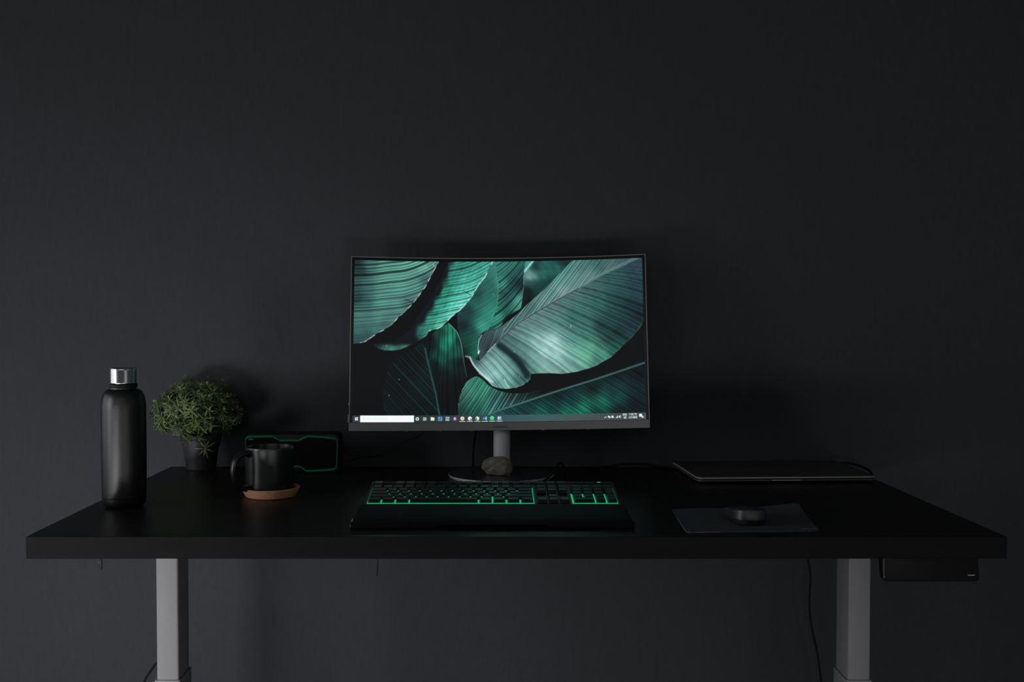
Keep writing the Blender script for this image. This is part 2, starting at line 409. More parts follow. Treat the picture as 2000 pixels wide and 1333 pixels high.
# ------------------------------------------------------------ monitor
RC = 1.8
mb = at(980, 941, DT+.0082); mb.z = DT; mb.y += .109
mon = empty('monitor', mb, 'curved silver-edged monitor showing a teal leaf wallpaper, on a round metal stand', 'monitor')
TILT, ROLL, YAW = R(10.0), R(.50), R(-1.2)
MW, MH = .627, .3690
piv = dep(976.5, 840.8, 2.268)
piv = Vector((piv.x - mb.x, piv.y - mb.y, piv.z - mb.z))
def scr(u, v, n):        # u along the arc, v up the panel, n towards the viewer
    a = u / RC
    x = (RC - n) * math.sin(a); dn = RC - (RC - n) * math.cos(a)
    y = v*math.sin(TILT) - dn*math.cos(TILT); z = v*math.cos(TILT) + dn*math.sin(TILT)
    x, y = x*math.cos(YAW) - y*math.sin(YAW), y*math.cos(YAW) - x*math.sin(YAW)*1.0
    x2 = x*math.cos(ROLL) - z*math.sin(ROLL); z2 = z*math.cos(ROLL) + x*math.sin(ROLL)
    return Vector((x2 + piv.x, y + piv.y, z2 + piv.z))
def curved(bm, u0, u1, v0, v1, n0, n1, seg=32):
    rings = []
    for i in range(seg+1):
        u = u0 + (u1-u0)*i/seg
        rings.append([scr(u, v0, n0), scr(u, v1, n0), scr(u, v1, n1), scr(u, v0, n1)])
    return loft(bm, rings)
H2 = MW/2; SU = H2-.0072; SV0, SV1 = .0176, MH-.0078
bm = bmesh.new()
rings = []
for i in range(41):
    u = -H2+.001 + (MW-.002)*i/40
    t = 1-abs(2*i/40-1)**4
    rings.append([scr(u, .001, -.002), scr(u, MH-.001, -.002), scr(u, MH-.001, -.008), scr(u, MH*.85, -.010-.026*t), scr(u, MH*.25, -.010-.030*t), scr(u, .002, -.012)])
obj('back_shell', loft(bm, rings), M['mon'], mon)
obj('chin', curved(bmesh.new(), -H2, H2, 0, SV0-.0009, -.010, .0006), M['mon'], mon, smooth=False)
bm = bmesh.new()
curved(bm, -H2, H2, MH-.0016, MH, -.008, .0012)
for s in (-1, 1): curved(bm, s*H2, s*(H2-.0016), 0.0168, MH, -.008, .0012, 2)
obj('rim', bm, M['rim'], mon, smooth=False, label='thin brushed metal rim')
bm = bmesh.new()
curved(bm, -H2+.0016, H2-.0016, SV1, MH-.0016, -.004, .0002)
curved(bm, -H2+.0016, H2-.0016, SV0-.0012, SV0, -.004, .0002)
for s in (-1, 1): curved(bm, s*(H2-.0016), s*SU, SV0-.0012, MH-.0016, -.004, .0002, 2)
obj('border', bm, M['border'], mon, smooth=False, label='black inner border')
# small buttons under the left edge and the joystick nub, feet marks
for a_ in ((-.0024, .020, .034), (-.0034, .0185, .0205), (-.0016, .054, .059)): obj('side_button', curved(bmesh.new(), -H2+a_[0], -H2+.001, a_[1], a_[2], -.010, -.004, 2), M['mon'], mon, smooth=False)
for u in (-.195, -.125, -.060, .090, .185): obj('bumper', curved(bmesh.new(), u-.002, u+.002, -.0012, .0005, -.004, -.001, 1), M['mon'], mon, smooth=False)
bm = bmesh.new(); curved(bm, .2445, .2462, .0052, .0067, .0006, .0009, 1)
obj('power_light', bm, M['logo'], mon, smooth=False)
# lettering helper
def text_mesh(body, size, fn, depth=.0002, width=None):
    c = bpy.data.curves.new('t', 'FONT'); c.body = body; c.size = size; c.align_x = 'CENTER'; c.align_y = 'CENTER'; c.extrude = depth
    o = bpy.data.objects.new('t', c); COL.objects.link(o)
    bpy.context.view_layer.update()
    dg = bpy.context.evaluated_depsgraph_get(); me = o.evaluated_get(dg).to_mesh()
    bm = bmesh.new(); bm.from_mesh(me); o.evaluated_get(dg).to_mesh_clear()
    bpy.data.objects.remove(o); bpy.data.curves.remove(c)
    xs = [v.co.x for v in bm.verts]; k = width/(max(xs)-min(xs)) if width else 1
    for v in bm.verts: v.co = fn(v.co.x*k, v.co.y, v.co.z)
    return bm
obj('logo', text_mesh('SAMSUNG', .0062, lambda x, y, z: scr(x+.001, y+.0068, .0008+z), width=.030), M['logo'], mon, smooth=False, label='dark lettering on the chin')
# stand
obj('stand_base', lathe(bmesh.new(), [(0, .0), (.1025, .0), (.1050, .003), (.1080, .0072), (.1092, .0080), (.1087, .0084), (0, .0086)], 128), M['base'], mon)
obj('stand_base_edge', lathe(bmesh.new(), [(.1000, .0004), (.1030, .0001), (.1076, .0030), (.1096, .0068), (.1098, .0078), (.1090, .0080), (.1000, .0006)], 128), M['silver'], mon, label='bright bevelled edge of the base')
nk = dep(980, 880, mb.y + .066).x - mb.x
obj('neck', lathe(bmesh.new(), [(0, .0085), (.0178, .0085), (.0178, .160), (0, .160)], 48, nk, .066), M['silver'], mon, label='silver round neck')
bm = B(nk-.03, nk+.03,   .058, .090, .135, .20, .004)
obj('hinge', bm, M['mon'], mon)

# ---- what the screen shows: painted per vertex as light given off by the panel
def paint():
    NX = 1000
    vrow = np.concatenate([np.linspace(0, .0425, 44)[:-1], np.linspace(.0425, 1, 400)])   # 0 = bottom
    urow = np.linspace(0, 1, NX)
    U, V = np.meshgrid(urow, vrow)
    T = 1 - V
    xl = 692.6 + (689.0-692.6)*T; xr = 1254.4 + (1264.4-1254.4)*T
    X = xl + (xr-xl)*U
    yt = 509.6 + (504.0-509.6)*U + 4.6*4*U*(1-U); yb = 824.6 + (819.0-824.6)*U + 3*4*U*(1-U)
    Yp = yt + (yb-yt)*T
    img = np.empty(X.shape + (3,)); img[:] = (13, 15, 17)
    def ss(a, b, x): t = np.clip((x-a)/(b-a), 0, 1); return t*t*(3-2*t)
    def nz(x, y, f, seed=0):
        v = 0
        rs = np.random.RandomState(seed)
        for k in range(5):
            a = rs.uniform(0, 6.28); ph_ = rs.uniform(0, 6.28); ff = f*rs.uniform(.6, 1.8)
            v = v + np.sin((x*np.cos(a)+y*np.sin(a))*ff + ph_)
        return v/5
    def sdf(poly):
        P_ = np.array(poly, float); inside = np.zeros(X.shape, bool); dist = np.full(X.shape, 1e9)
        n = len(P_)
        for i in range(n):
            x0, y0 = P_[i]; x1, y1 = P_[(i+1) % n]
            c = ((y0 > Yp) != (y1 > Yp))
            xi = (x1-x0)*(Yp-y0)/((y1-y0) if y1 != y0 else 1e-9) + x0
            inside ^= c & (X < xi)
            L2 = (x1-x0)**2 + (y1-y0)**2 + 1e-9
            t = np.clip(((X-x0)*(x1-x0)+(Yp-y0)*(y1-y0))/L2, 0, 1)
            dist = np.minimum(dist, np.hypot(X-x0-t*(x1-x0), Yp-y0-t*(y1-y0)))
        return np.where(inside, dist, -dist)
    def pdist(pl_):
        P_ = np.array(pl_, float); dist = np.full(X.shape, 1e9)
        for (x0, y0), (x1, y1) in zip(P_, P_[1:]):
            L2 = (x1-x0)**2 + (y1-y0)**2 + 1e-9
            t = np.clip(((X-x0)*(x1-x0)+(Yp-y0)*(y1-y0))/L2, 0, 1)
            dist = np.minimum(dist, np.hypot(X-x0-t*(x1-x0), Yp-y0-t*(y1-y0)))
        return dist
    def spl(pts, n=4):
        return [(p.x, p.y) for p in catmull([(a, b, 0) for a, b in pts], n)]
    def field(cp_, p=3.2, sm0=90):
        num = np.zeros(X.shape+(3,)); den = np.zeros(X.shape)
        for x, y, *c in cp_:
            wt = 1/((X-x)**2+(Yp-y)**2+sm0)**(p/2)
            num += wt[..., None]*np.array(c, float); den += wt
        return num/den[..., None]
    def comp(mask, col):
        nonlocal img
        img = img*(1-mask[..., None]) + col*mask[..., None]
    rtab = np.random.RandomState(9).rand(4096)
    def stripes(ph_, per, sharp=2.0):
        q = ph_/per; q = q + .16*np.sin(q*2.3+.5) + .12*np.sin(q*3.9)
        k_ = np.floor(q+.5).astype(int) % 4096
        s = .5+.5*np.cos(2*np.pi*q); return s**sharp*(.50+.65*rtab[k_])
    def hl(mask, col, a=1.0):
        comp(np.clip(mask*a, 0, 1), np.array(col, float)*np.ones(X.shape+(3,)))
    wob = nz(X, Yp, .06, 3)
    # G: blurred leaf at the top centre
    g = sdf([(1018,500),(1125,500),(1100,545),(1060,580),(1040,600),(1016,612)])
    G = field([(1030,515,60,150,140),(1045,520,22,45,46),(1037,541,120,160,155),(1037,556,32,75,70),(1065,535,38,98,88),(1060,520,34,85,78),(1090,525,34,90,82),(1055,560,18,60,54),(1075,552,20,58,54),(1032,570,14,24,26),(1040,590,13,18,20),(1066,512,40,90,88),(1100,512,22,45,48),(1048,575,14,55,48)], 4)
    G *= (1+.12*nz(X, Yp, .35, 8))[..., None]
    comp(ss(-1, 1, g), G)
    hl(ss(3.2, .8, pdist([(1042,508),(1024,531)])), (165,215,210), .9)
    # C
    c = sdf(spl([(968,500),(1021,500),(1023,528),(1022,560),(1020,580),(1016.5,603.6),(1006,611),(999,616),(986,627),(973,643),(950,648),(936,660),(934,690),(932,702),(912,700),(905,690),(898,660),(893,640),(893,612),(905,598),(921,581),(933,559),(946,542)]))
    seam = np.interp(Yp, [500,560,600,640,700], [966,972.5,971,956,930])
    Cc = field([(975,515,52,120,106),(1000,520,45,110,98),(1010,535,34,80,74),(1015,555,20,34,38),(1000,560,28,62,58),(980,556,62,140,120),(975,585,45,110,95),(1015,592,85,165,148),(1010,602,60,130,115),(990,598,35,85,76),(985,580,30,60,58),(955,560,34,84,76),(945,585,38,104,90),(930,600,34,92,80),(915,610,22,48,48),(935,580,24,50,50),(955,610,42,120,102),(970,618,55,145,122),(990,615,30,80,70),(940,640,55,140,118),(920,650,22,62,56),(905,640,16,28,30),(912,670,18,55,48),(928,672,24,90,72),(905,690,14,26,27),(926,696,22,100,78),(917,704,14,22,24)])
    sl = stripes(Yp + .52*(X-930) + .0035*(X-930)**2 + 1.2*wob, 5.3, 1.5); sr = stripes(Yp + .62*(X-970)+.0085*(X-970)**2 + 1.5*wob, 7.4, 1.6)
    st = np.where(X < seam, .22*sl, .62*sr)
    Cc = Cc*(1.18-st)[..., None]
    comp(ss(-.7, .7, c), Cc)
    hl(ss(1.3, .3, pdist([(seam_y[0], seam_y[1]) for seam_y in ((968,540),(972.5,556),(972.5,575),(970,600))])), (80,165,142), .45)
    hl(ss(1.4, .2, pdist([(1023,528),(1022,560),(1020,580),(1016.5,603),(1006,609)]))*(.6+.4*nz(X, Yp, .5, 2)), (120,165,160), .7)
    hl(ss(6, 1, pdist([(1012,612),(992,622),(985,630)])), (14,18,20), .9)
    # A
    Apts = [(680,500),(861,500),(854.6,513),(842.6,536),(830.6,560),(814.5,583),(805,595),(789,611.7),(776,623),(766,635),(752,645),(734,655),(724.6,661.5),(713,669.5),(700,672.5),(680,675)]
    a = sdf(Apts + [(680,500)])
    Ac = field([(695,515,28,42,48),(705,530,35,55,60),(722,520,70,120,112),(750,520,92,155,140),(790,518,98,165,148),(825,520,108,182,160),(842,516,90,140,130),(700,560,45,75,78),(715,560,62,110,104),(745,555,85,148,132),(780,560,95,162,145),(810,555,88,148,134),(830,550,60,95,95),(760,540,90,155,140),(700,585,32,55,60),(712,595,55,100,95),(745,590,86,150,135),(775,600,88,145,132),(795,595,70,105,102),(705,620,70,118,108),(740,620,82,138,124),(770,618,75,118,112),(700,645,58,100,96),(730,645,62,108,100),(750,638,60,95,92),(700,665,38,68,70),(720,658,42,72,72)])
    phs = Yp + .09*(X-700) + .0042*np.maximum(0, X-775)**2 + 1.6*wob
    s_ = stripes(phs, 6.5, 2.6); s2 = stripes(phs+1.5, 3.3, 1.2)
    amp = .55*ss(660, 590, Yp) + .10
    Ac = Ac*(1.10 - amp*s_ - .08*s2)[..., None]
    comp(ss(-.7, .7, a), Ac)
    ed = pdist(Apts[2:-1])
    hl(ss(1.5, .2, ed)*ss(-.35, .5, nz(X, Yp, .45, 11)+.15), (205,225,222), .85)
    hl(ss(1.2, .1, pdist([(805,594),(797,589),(790,588)])), (14,22,24), .8)
    # B
    Bpts = [(880,500),(967,500),(961.4,511),(946,542.6),(933,558.7),(920.5,581),(907.6,597),(893,611.7),(880,621),(870.7,631.7),(861,641),(850,645.4),(837,648.6),(834,655),(830.6,660),(814.5,669.5),(798.5,677.5),(782,684.7),(766,687.4),(750,686.5),(739,683.5),(729,675),(745,672),(770,668),(790,655),(806,640),(815,620),(838,590),(855,555),(870,520)]
    b = sdf(Bpts)
    xL = np.interp(Yp, [500,545,565,590,615,640,660], [884,872,864,851,838,816,812]) + 6*nz(X, Yp, .16, 5)
    Bc = field([(900,520,48,130,112),(930,518,62,150,132),(950,518,70,162,145),(885,545,50,130,112),(905,550,75,178,156),(930,550,72,170,150),(875,570,32,128,100),(895,575,78,190,168),(915,575,100,205,188),(865,595,42,142,118),(885,600,95,208,186),(900,598,120,215,200),(850,615,40,125,105),(865,618,72,185,160),(880,614,110,205,190),(840,635,48,135,112),(858,636,95,190,165),(825,650,40,105,92),(815,655,28,70,66),(835,650,55,120,108),(800,665,20,44,46),(790,680,60,112,104),(765,682,70,135,122),(748,683,48,95,88),(770,672,14,20,24),(740,674,14,20,22),(815,668,34,66,66)])
    phs = Yp + .17*(X-860) + .0032*np.maximum(0, X-885)**2 + 2.0*wob
    s_ = stripes(phs, 6.2, 2.4)
    Bc = Bc*(1.10 - (.52*ss(655, 620, Yp)+.12)*s_ + .10*nz(X, Yp, .5, 21))[..., None]
    dk = ss(xL-7, xL+7, X)
    dk = np.where(Yp > 655, np.maximum(dk, ss(672, 679, Yp)), dk)
    Bc = Bc*dk[..., None] + np.array((17, 23, 28))*(1-dk)[..., None]
    comp(ss(-.7, .7, b), Bc)
    hl(ss(1.7, .3, pdist(Bpts[2:13]))*ss(-.4, .4, nz(X, Yp, .35, 31)+.2), (200,235,228), .9)
    hl(ss(1.1, .2, pdist([(919,578),(905,571)])), (16,45,44), .8)
    hl(ss(1.0, .2, pdist([(822,655),(828,650),(834,650),(832,657),(824,661)])), (90,160,145), .5)
    # D
    Dp = [(875,634),(883.5,642),(893,653.4),(899.6,672.7),(902.8,690),(905,706),(908,723.5),(912,740),(905,760),(897,775),(893,800),(893,815),(750,815),(748.5,785),(749,760),(755,728),(775,700),(810,680),(835,660),(858,643)]
    d = sdf(Dp)
    Dc = field([(862,650,20,64,56),(875,645,30,120,95),(880,665,34,142,112),(868,680,26,122,95),(885,690,20,78,64),(855,690,17,62,54),(895,668,14,46,42),(843,680,13,24,26),(862,705,18,80,66),(880,715,15,46,42),(900,715,14,24,25),(850,715,13,22,24),(835,665,13,18,20),(870,735,14,24,25),(850,735,13,22,24),(890,750,13,15,17),(875,780,13,15,17),(870,760,13,15,17),(800,730,13,18,20),(820,760,13,24,25),(780,770,13,17,19),(760,790,13,22,23),(820,790,13,20,21),(760,740,13,15,17),(790,700,13,15,17),(820,700,13,16,18)], 3.6, 40)
    sd1 = stripes(X - .0030*(X-840)*(Yp-640) + .10*(Yp-640) + wob*1.2, 5.2, 1.5)
    sd2 = stripes(Yp - 1.05*(X-840), 9.5, 7)
    left = X < np.interp(Yp, [640,680,730,768,810], [815,829,840,850,859])
    Dc = np.where(left[..., None], Dc + sd2[..., None]*np.array((6, 19, 20)), Dc*(1.15-.5*sd1)[..., None])
    comp(ss(-.7, .7, d), Dc)
    mr = pdist([(829,683),(834,705),(840,730),(850,768.5),(858,812)])
    hl(ss(2.8, .3, mr), (42,88,90), .8*1)
    hl(ss(1.3, .2, pdist(spl([(875,634),(883.5,642),(893,653.4),(899.6,672.7),(902.8,690),(905,706),(908,723.5),(911.6,738)])))*np.clip(1.2-(Yp-640)/110, .2, 1), (130,165,158), .8)
    # F
    Fp = spl([(894,815),(894.5,792),(899.6,771.7),(906,755.6),(916,744.4),(930,737.5),(943,744),(957.4,757),(985,768),(1020,770),(1060,762),(1120,745),(1180,730),(1270,700)], 3) + [(1270,815)]
    f_ = sdf(Fp)
    Fc = field([(900,790,45,85,84),(903,770,70,110,106),(898,805,30,60,60),(915,760,80,165,138),(925,770,98,195,158),(935,755,60,160,128),(945,765,50,135,112),(915,790,60,140,118),(930,800,40,100,86),(945,785,45,125,105),(905,805,28,72,66),(960,770,22,50,48),(960,790,26,54,54),(975,780,20,38,40),(1000,775,15,20,22),(1030,770,14,16,18),(1060,760,13,15,17),(1120,742,13,14,16),(1200,722,13,14,16),(1240,760,16,34,38),(1200,770,17,40,42),(1160,760,14,20,23),(1120,785,16,44,44),(1080,795,16,50,48),(1060,808,24,88,76),(1110,805,22,100,82),(1140,798,26,118,92),(1180,785,24,108,86),(1210,775,20,72,62),(1170,805,16,50,46),(1030,800,18,50,50),(1000,805,24,62,62),(1090,775,14,22,25),(1240,790,14,20,24),(1210,805,14,22,26),(1250,730,14,18,22)], 3.2, 190)
    mF = np.interp(X, [940,970,1018,1066,1114,1163,1211,1259,1270], [818,804,789,773,758,743,727,710.6,707])
    up = Yp < mF
    fu = stripes(X + .62*(Yp-812) - .0035*(Yp-812)**2*np.clip((960-X)/60, 0, 1), 6.4, 3.0)
    fl = stripes(Yp - .62*(X-1100), 6.8, 1.6)
    brt = np.clip((X-935)/20, 0, 1)*np.clip((1075-X)/90, 0, 1)*ss(0, 14, Yp-(745+.1*(X-930)))
    Fu = Fc*(1.10-.45*(1-fu)*np.clip((970-X)/40, 0, 1))[..., None] + (fu*brt)[..., None]*np.array((70, 105, 100))*.75
    kd = ss(1025, 1075, X)[..., None]; Fu = Fu*(1-kd) + np.array((13, 15, 17))*kd
    Fl = Fc*(1.22-.55*fl)[..., None]
    comp(ss(-.7, .7, f_), np.where(up[..., None], Fu, Fl))
    md = np.abs(Yp-mF)
    hl(ss(3.4, 1.2, md)*ss(948, 965, X), (46,80,82), .85)
    hl(ss(1.3, .1, np.abs(Yp-mF-.3))*ss(950, 965, X)*np.clip(1.1-(X-960)/600, .3, 1), (105,140,142), .7)
    hl(ss(1.2, .2, pdist(spl([(894.5,792),(899.6,771.7),(906,755.6),(916,744.4),(930,737.5)])))*ss(-.6, .4, nz(X, Yp, .4, 40)), (110,140,138), .7)
    # E upper half
    mid = [(936,708),(943,701),(953,689),(963.8,677.7),(978,663),(1010,634),(1050,608.5),(1090,586),(1130.6,563.5),(1170.7,539.4),(1210.8,520),(1250,501)]
    Eu = spl([(936,706),(934,693),(933,672),(939.7,657.7),(952.6,648),(970,645),(986,634),(1008.5,617),(1034,592),(1053.5,575),(1069.5,560),(1085.6,542.6),(1103,525),(1122,505)], 3) + [(1260,495)] + mid[::-1]
    e = sdf(Eu)
    Ec = field([(940,665,58,80,84),(938,685,70,92,94),(955,660,62,84,88),(960,672,48,62,68),(975,652,80,110,110),(995,635,70,105,104),(1015,620,78,115,112),(1035,600,70,110,106),(1055,590,90,130,125),(1075,570,85,130,125),(1095,550,85,140,132),(1110,530,70,130,120),(1120,545,105,150,144),(1100,568,130,165,160),(1140,520,75,125,118),(1150,540,110,145,142),(1170,515,60,105,102),(1190,520,85,120,120),(1220,508,70,100,104),(1060,580,100,140,136),(950,685,40,54,60)])
    eu = stripes(X + .74*(Yp-600) , 6.0, 3.2); eu2 = stripes(X + .74*(Yp-600)+1.0, 2.6, 1.5)
    low = np.clip((X-975)/15, 0, 1)
    ph2 = X + .38*(Yp-680)
    eu3 = stripes(ph2, 4.2, 3)
    st = np.where(X > 985, eu, eu3)
    Ec = Ec*(.84)[..., None] if False else Ec*.84 + st[..., None]*np.array((75, 95, 92))*(.30+.5*low)[..., None]*np.clip(1.35-(X-1040)/160, .15, 1)[..., None] - eu2[..., None]*7
    comp(ss(-.7, .7, e), Ec)
    hl(ss(1.4, .2, pdist([(933.5,694),(933,680),(935,666),(940,657)])), (170,195,195), .8)
    hl(ss(2.4, .4, pdist([(934,692),(935,688)])), (235,245,245), .95)
    # E lower half
    El = [(1250,501),(1275,495),(1275,600),(1257,632.5),(1248,645),(1233,663),(1211,684),(1195,699.4),(1180,708),(1167.5,715.5),(1150,722),(1130.6,727.5),(1098.5,732.3),(1074,730.7),(1050,731.5),(1038,732.8),(1036,743),(1024.6,752.6),(1008.5,759),(989.5,761.3),(975,759.8),(962,755.6),(951,745),(935,731.5),(922,715.5),(917,704),(908,699.6),(909,697),(916,697.5),(927,702),(936,708)] + mid[1:-1]
    e = sdf(El)
    ms = np.array(mid, float)
    lo = np.full(X.shape, 930.0); hi = np.full(X.shape, 1330.0)
    sk = [930,950,965,985,1005,1050,1100,1150,1200,1250,1330]; sv = [1.15,1.0,.85,.62,.46,.42,.33,.16,.03,-.06,-.1]
    mx = np.append(ms[:, 0], 1330); my = np.append(ms[:, 1], 466)
    for _ in range(22):
        m_ = (lo+hi)/2
        dx = X-m_
        F = np.interp(m_, mx, my) + np.interp(m_, sk, sv)*dx + .0007*dx*np.abs(dx) - Yp
        # F > 0: the rib from m_ runs below this point: start further right
        g_ = F > 0
        lo = np.where(g_, m_, lo); hi = np.where(g_, hi, m_)
    so = (lo+hi)/2
    Lc = field([(960,690,85,125,120),(985,672,60,92,92),(1010,648,92,122,120),(1040,628,90,118,116),(1080,605,84,112,110),(1120,585,78,112,108),(1160,560,62,98,96),(1200,545,48,86,86),(1240,530,42,66,76),(1245,560,36,62,70),(1210,580,36,72,74),(1170,595,48,98,94),(1230,600,26,50,56),(1200,615,34,70,70),(1250,620,22,34,40),(1235,640,30,58,64),(1130,610,60,108,104),(1090,630,80,128,122),(1140,640,58,105,100),(1175,640,28,52,54),(1120,625,48,96,92),(1210,650,22,44,48),(1200,680,30,80,72),(1190,665,26,52,52),(1180,690,80,150,126),(1150,680,92,165,138),(1145,700,108,185,150),(1165,705,60,110,98),(1125,690,110,175,158),(1120,665,75,130,122),(1150,660,60,115,102),(1120,720,110,155,146),(1090,690,168,212,202),(1075,670,180,222,214),(1060,690,160,205,196),(1050,665,145,192,184),(1025,660,105,150,145),(1060,715,130,175,168),(1085,715,120,165,158),(1040,720,85,135,126),(1040,700,105,160,148),(1000,672,75,112,110),(1015,690,90,140,132),(985,683,40,70,72),(1005,700,24,44,46),(1018,715,20,36,40),(1026,735,22,50,52),(1012,745,60,110,102),(1000,725,120,178,165),(985,705,125,175,165),(970,700,120,170,160),(960,712,150,200,190),(975,730,165,215,205),(950,725,110,155,148),(990,745,120,180,168),(955,742,170,210,203),(970,752,60,110,104),(985,756,110,165,155),(940,715,120,165,160),(928,710,50,78,80),(930,703,40,60,62),(1060,640,88,125,122)], 3.2, 170)
    s_ = stripes(so + 1.2*wob, 7.0, 1.8); s2 = stripes(so + 2, 3.1, 1.2)
    bright = np.clip(Lc[..., 1]/200, 0, 1)
    Lc = Lc*(1.13 - (.50-.30*bright)*s_ - .10*s2 + .06*nz(X, Yp, .3, 50))[..., None]
    comp(ss(-.7, .7, e), Lc)
    crease = spl([(975,677),(992,690),(1008,703),(1020,718),(1030,736)], 4)
    hl(ss(9, 2, pdist(crease))*ss(-.7, .7, e), (17, 34, 37), .88)
    hl(ss(2.4, .4, pdist(spl([(917,700),(924,714),(937,729),(951,741),(962,748)], 3))), (205,235,228), .8)
    hl(ss(1.2, .2, pdist([(908,698),(916,699),(921,706)])), (150,175,172), .8)
    hl(ss(1.6, .2, pdist([(985,743),(989,752),(995,758)])), (190,230,222), .7)
    hl(ss(1.1, .2, pdist(El[3:15]))*ss(-.5, .4, nz(X, Yp, .3, 60)), (120,160,155), .45)
    hl(ss(1.0, .2, pdist(El[16:24]))*ss(-.5, .4, nz(X, Yp, .5, 61)), (170,205,200), .6)
    # midrib
    dm = pdist(mid); k_ = np.clip((X-960)/290, 0, 1)
    hl(ss(1.2+3.2*k_, .3+1.8*k_, dm), (120,142,146), .55+.25*0)
    hl(ss(1.1, .2, pdist([(x, y+1.2) for x, y in mid[3:9]])), (28,40,46), .8)
    hl(ss(1.5, .3, pdist([(952,690),(960,682),(968,674)])), (215,230,230), .6)
    for x, y, s in ((779,743,1.3),(759.6,773.5,1.2),(844.5,518,1.6),(846,521,1.3),(1004.5,689.5,1.3),(1015,737,1.0),(962.5,576.5,1.0),(753.7,677.5,1.1),(1115.2,637.6,1.6),(1115.9,640.2,1.5)):
        hl(ss(s+.5, .2, np.hypot(X-x, Yp-y)), (180,205,205), .75)
    hl(ss(1.0, .2, pdist([(1110,671),(1121,678)])), (190,215,212), .6)
    # ---- taskbar, in its own straightened pixels: tx across, ty from the bottom edge up (px)
    tx = 689 + 575.4*U; ty = V*315.0
    bar = ss(13.4, 12.9, ty)
    tb = np.empty(X.shape+(3,))
    for ch, vals in enumerate(((52,46,44,50,58,62,66,70,60), (60,58,56,68,84,92,86,76,70), (70,58,56,70,90,92,84,78,72))):
        tb[..., ch] = np.interp(tx, [689,706,830,930,990,1060,1120,1200,1264], vals)
    comp(bar, tb)
    def rect(x0, x1, y0, y1, c, a=1.0): hl(ss(x0-.25, x0+.25, tx)*ss(x1+.25, x1-.25, tx)*ss(y0-.25, y0+.25, ty)*ss(y1+.25, y1-.25, ty), c, a)
    def disc(x, y, r0, c, a=1.0): hl(ss(r0+.35, r0-.35, np.hypot(tx-x, ty-y)), c, a)
    def ringm(x, y, r0, t, c): hl(ss(t+.35, t-.2, np.abs(np.hypot(tx-x, ty-y)-r0)), c)
    def tri(pts, c):
        (x0,y0),(x1,y1),(x2,y2) = pts
        def ed_(xa,ya,xb,yb): return ((xb-xa)*(ty-ya)-(yb-ya)*(tx-xa))/math.hypot(xb-xa, yb-ya)
        hl(ss(-.3,.3,ed_(x0,y0,x1,y1))*ss(-.3,.3,ed_(x1,y1,x2,y2))*ss(-.3,.3,ed_(x2,y2,x0,y0)), c)
    rect(703.9, 808, .4, 13.2, (244,250,250))
    for (wx, wy) in ((694,7.0),(697.1,7.2),(694,4.0),(697.1,3.8)): rect(wx, wx+2.5, wy, wy+2.6, (245,248,252))
    FONT = {'A':'757','B':'','E':'','N':''}
    GL = {'0':'757','1':'','2':''}
    F5 = {'0':'111101101101111','1':'010110010010111','2':'111001111100111','3':'111001111001111','4':'101101111001001','5':'111100111001111','/':'001001010100100',':':'000010000010000','P':'111101111100100','M':'101111111101101','E':'111100111100111','N':'111101101101101','G':'111100101101111','U':'101101101101111','S':'111100111001111',' ':'000000000000000',
          'T':'111010010010010','y':'000101101011110','p':'000110101110100','e':'000111110100011','h':'100110101101101','r':'000011010010010','t':'010111010010011','o':'000010101101010','s':'000011110011110','a':'000011101101011','c':'000011100100011'}
    def word(s, x, y, cw, chh, col, a=1.0, space=4):
        for g2 in s:
            bits = F5.get(g2, '0'*15)
            for i, b_ in enumerate(bits):
                if b_ == '1':
                    cx_ = x + (i % 3)*cw; cy_ = y - (i//3)*chh
                    rect(cx_, cx_+cw, cy_-chh, cy_, col, a)
            x += cw*space
    ringm(710.5, 7.6, 1.7, .35, (225,228,234)); rect(711.8, 712.6, 4.2, 6.2, (228,230,236), .6)
    word('Type here to search', 716.5, 9.2, .52, .72, (222,226,232), .9)
    ringm(814.6, 6.6, 2.35, .75, (240,246,246))
    rect(825.6, 830.2, 7.5, 9.2, (225,235,235)); rect(825.6, 830.2, 3.8, 5.6, (225,235,235)); rect(831, 832.0, 3.6, 9.4, (225,235,235)); rect(826.5, 829.2, 5.6, 7.5, (120,130,130))
    rect(840.7, 848.0, 3.4, 9.2, (232,240,185)); rect(840.7, 844.0, 9.0, 10.0, (225,225,160)); rect(842.5, 846.3, 3.4, 5.2, (215,235,225))
    rect(855, 863, 2.8, 10.4, (110,185,230)); rect(856, 862, 3.7, 9.5, (24,58,84)); word('Ps', 856.9, 8.7, .75, .85, (130,205,245))
    rect(870, 877.2, 2.8, 10.2, (210,225,235)); rect(871, 876.2, 3.7, 9.3, (30,46,58)); rect(872, 872.9, 4.4, 8.6, (200,220,235)); rect(874.2, 875.1, 4.4, 8.6, (200,220,235)); rect(872, 875.1, 4.2, 5.1, (200,220,235))
    rect(884.9, 891.5, 3.4, 10.0, (140,58,120)); word('N', 886.2, 8.7, 1.2, .95, (250,210,240)); rect(887, 890, 5.4, 7.6, (250,205,238), .8)
    disc(902.8, 6.9, 3.9, (238,214,195)); rect(901.4, 904.6, 4.6, 6.8, (205,150,120), .7); rect(903.3, 904.3, 5, 8.2, (130,120,125), .6)
    disc(917.6, 6.9, 3.9, (240,240,246)); disc(919.2, 5.3, 1.4, (120,110,120)); rect(918, 922, 2.8, 4.0, (190,195,200), .7)
    disc(932.3, 6.9, 3.9, (205,235,210)); tri([(928.5,5.5),(932,6.5),(930,10)], (60,160,100)); tri([(929,5.5),(931,3.2),(933,6.5)], (40,150,100)); disc(933.2, 7.2, 1.9, (250,235,232)); disc(934.5, 9.3, .9, (225,120,105), .8)
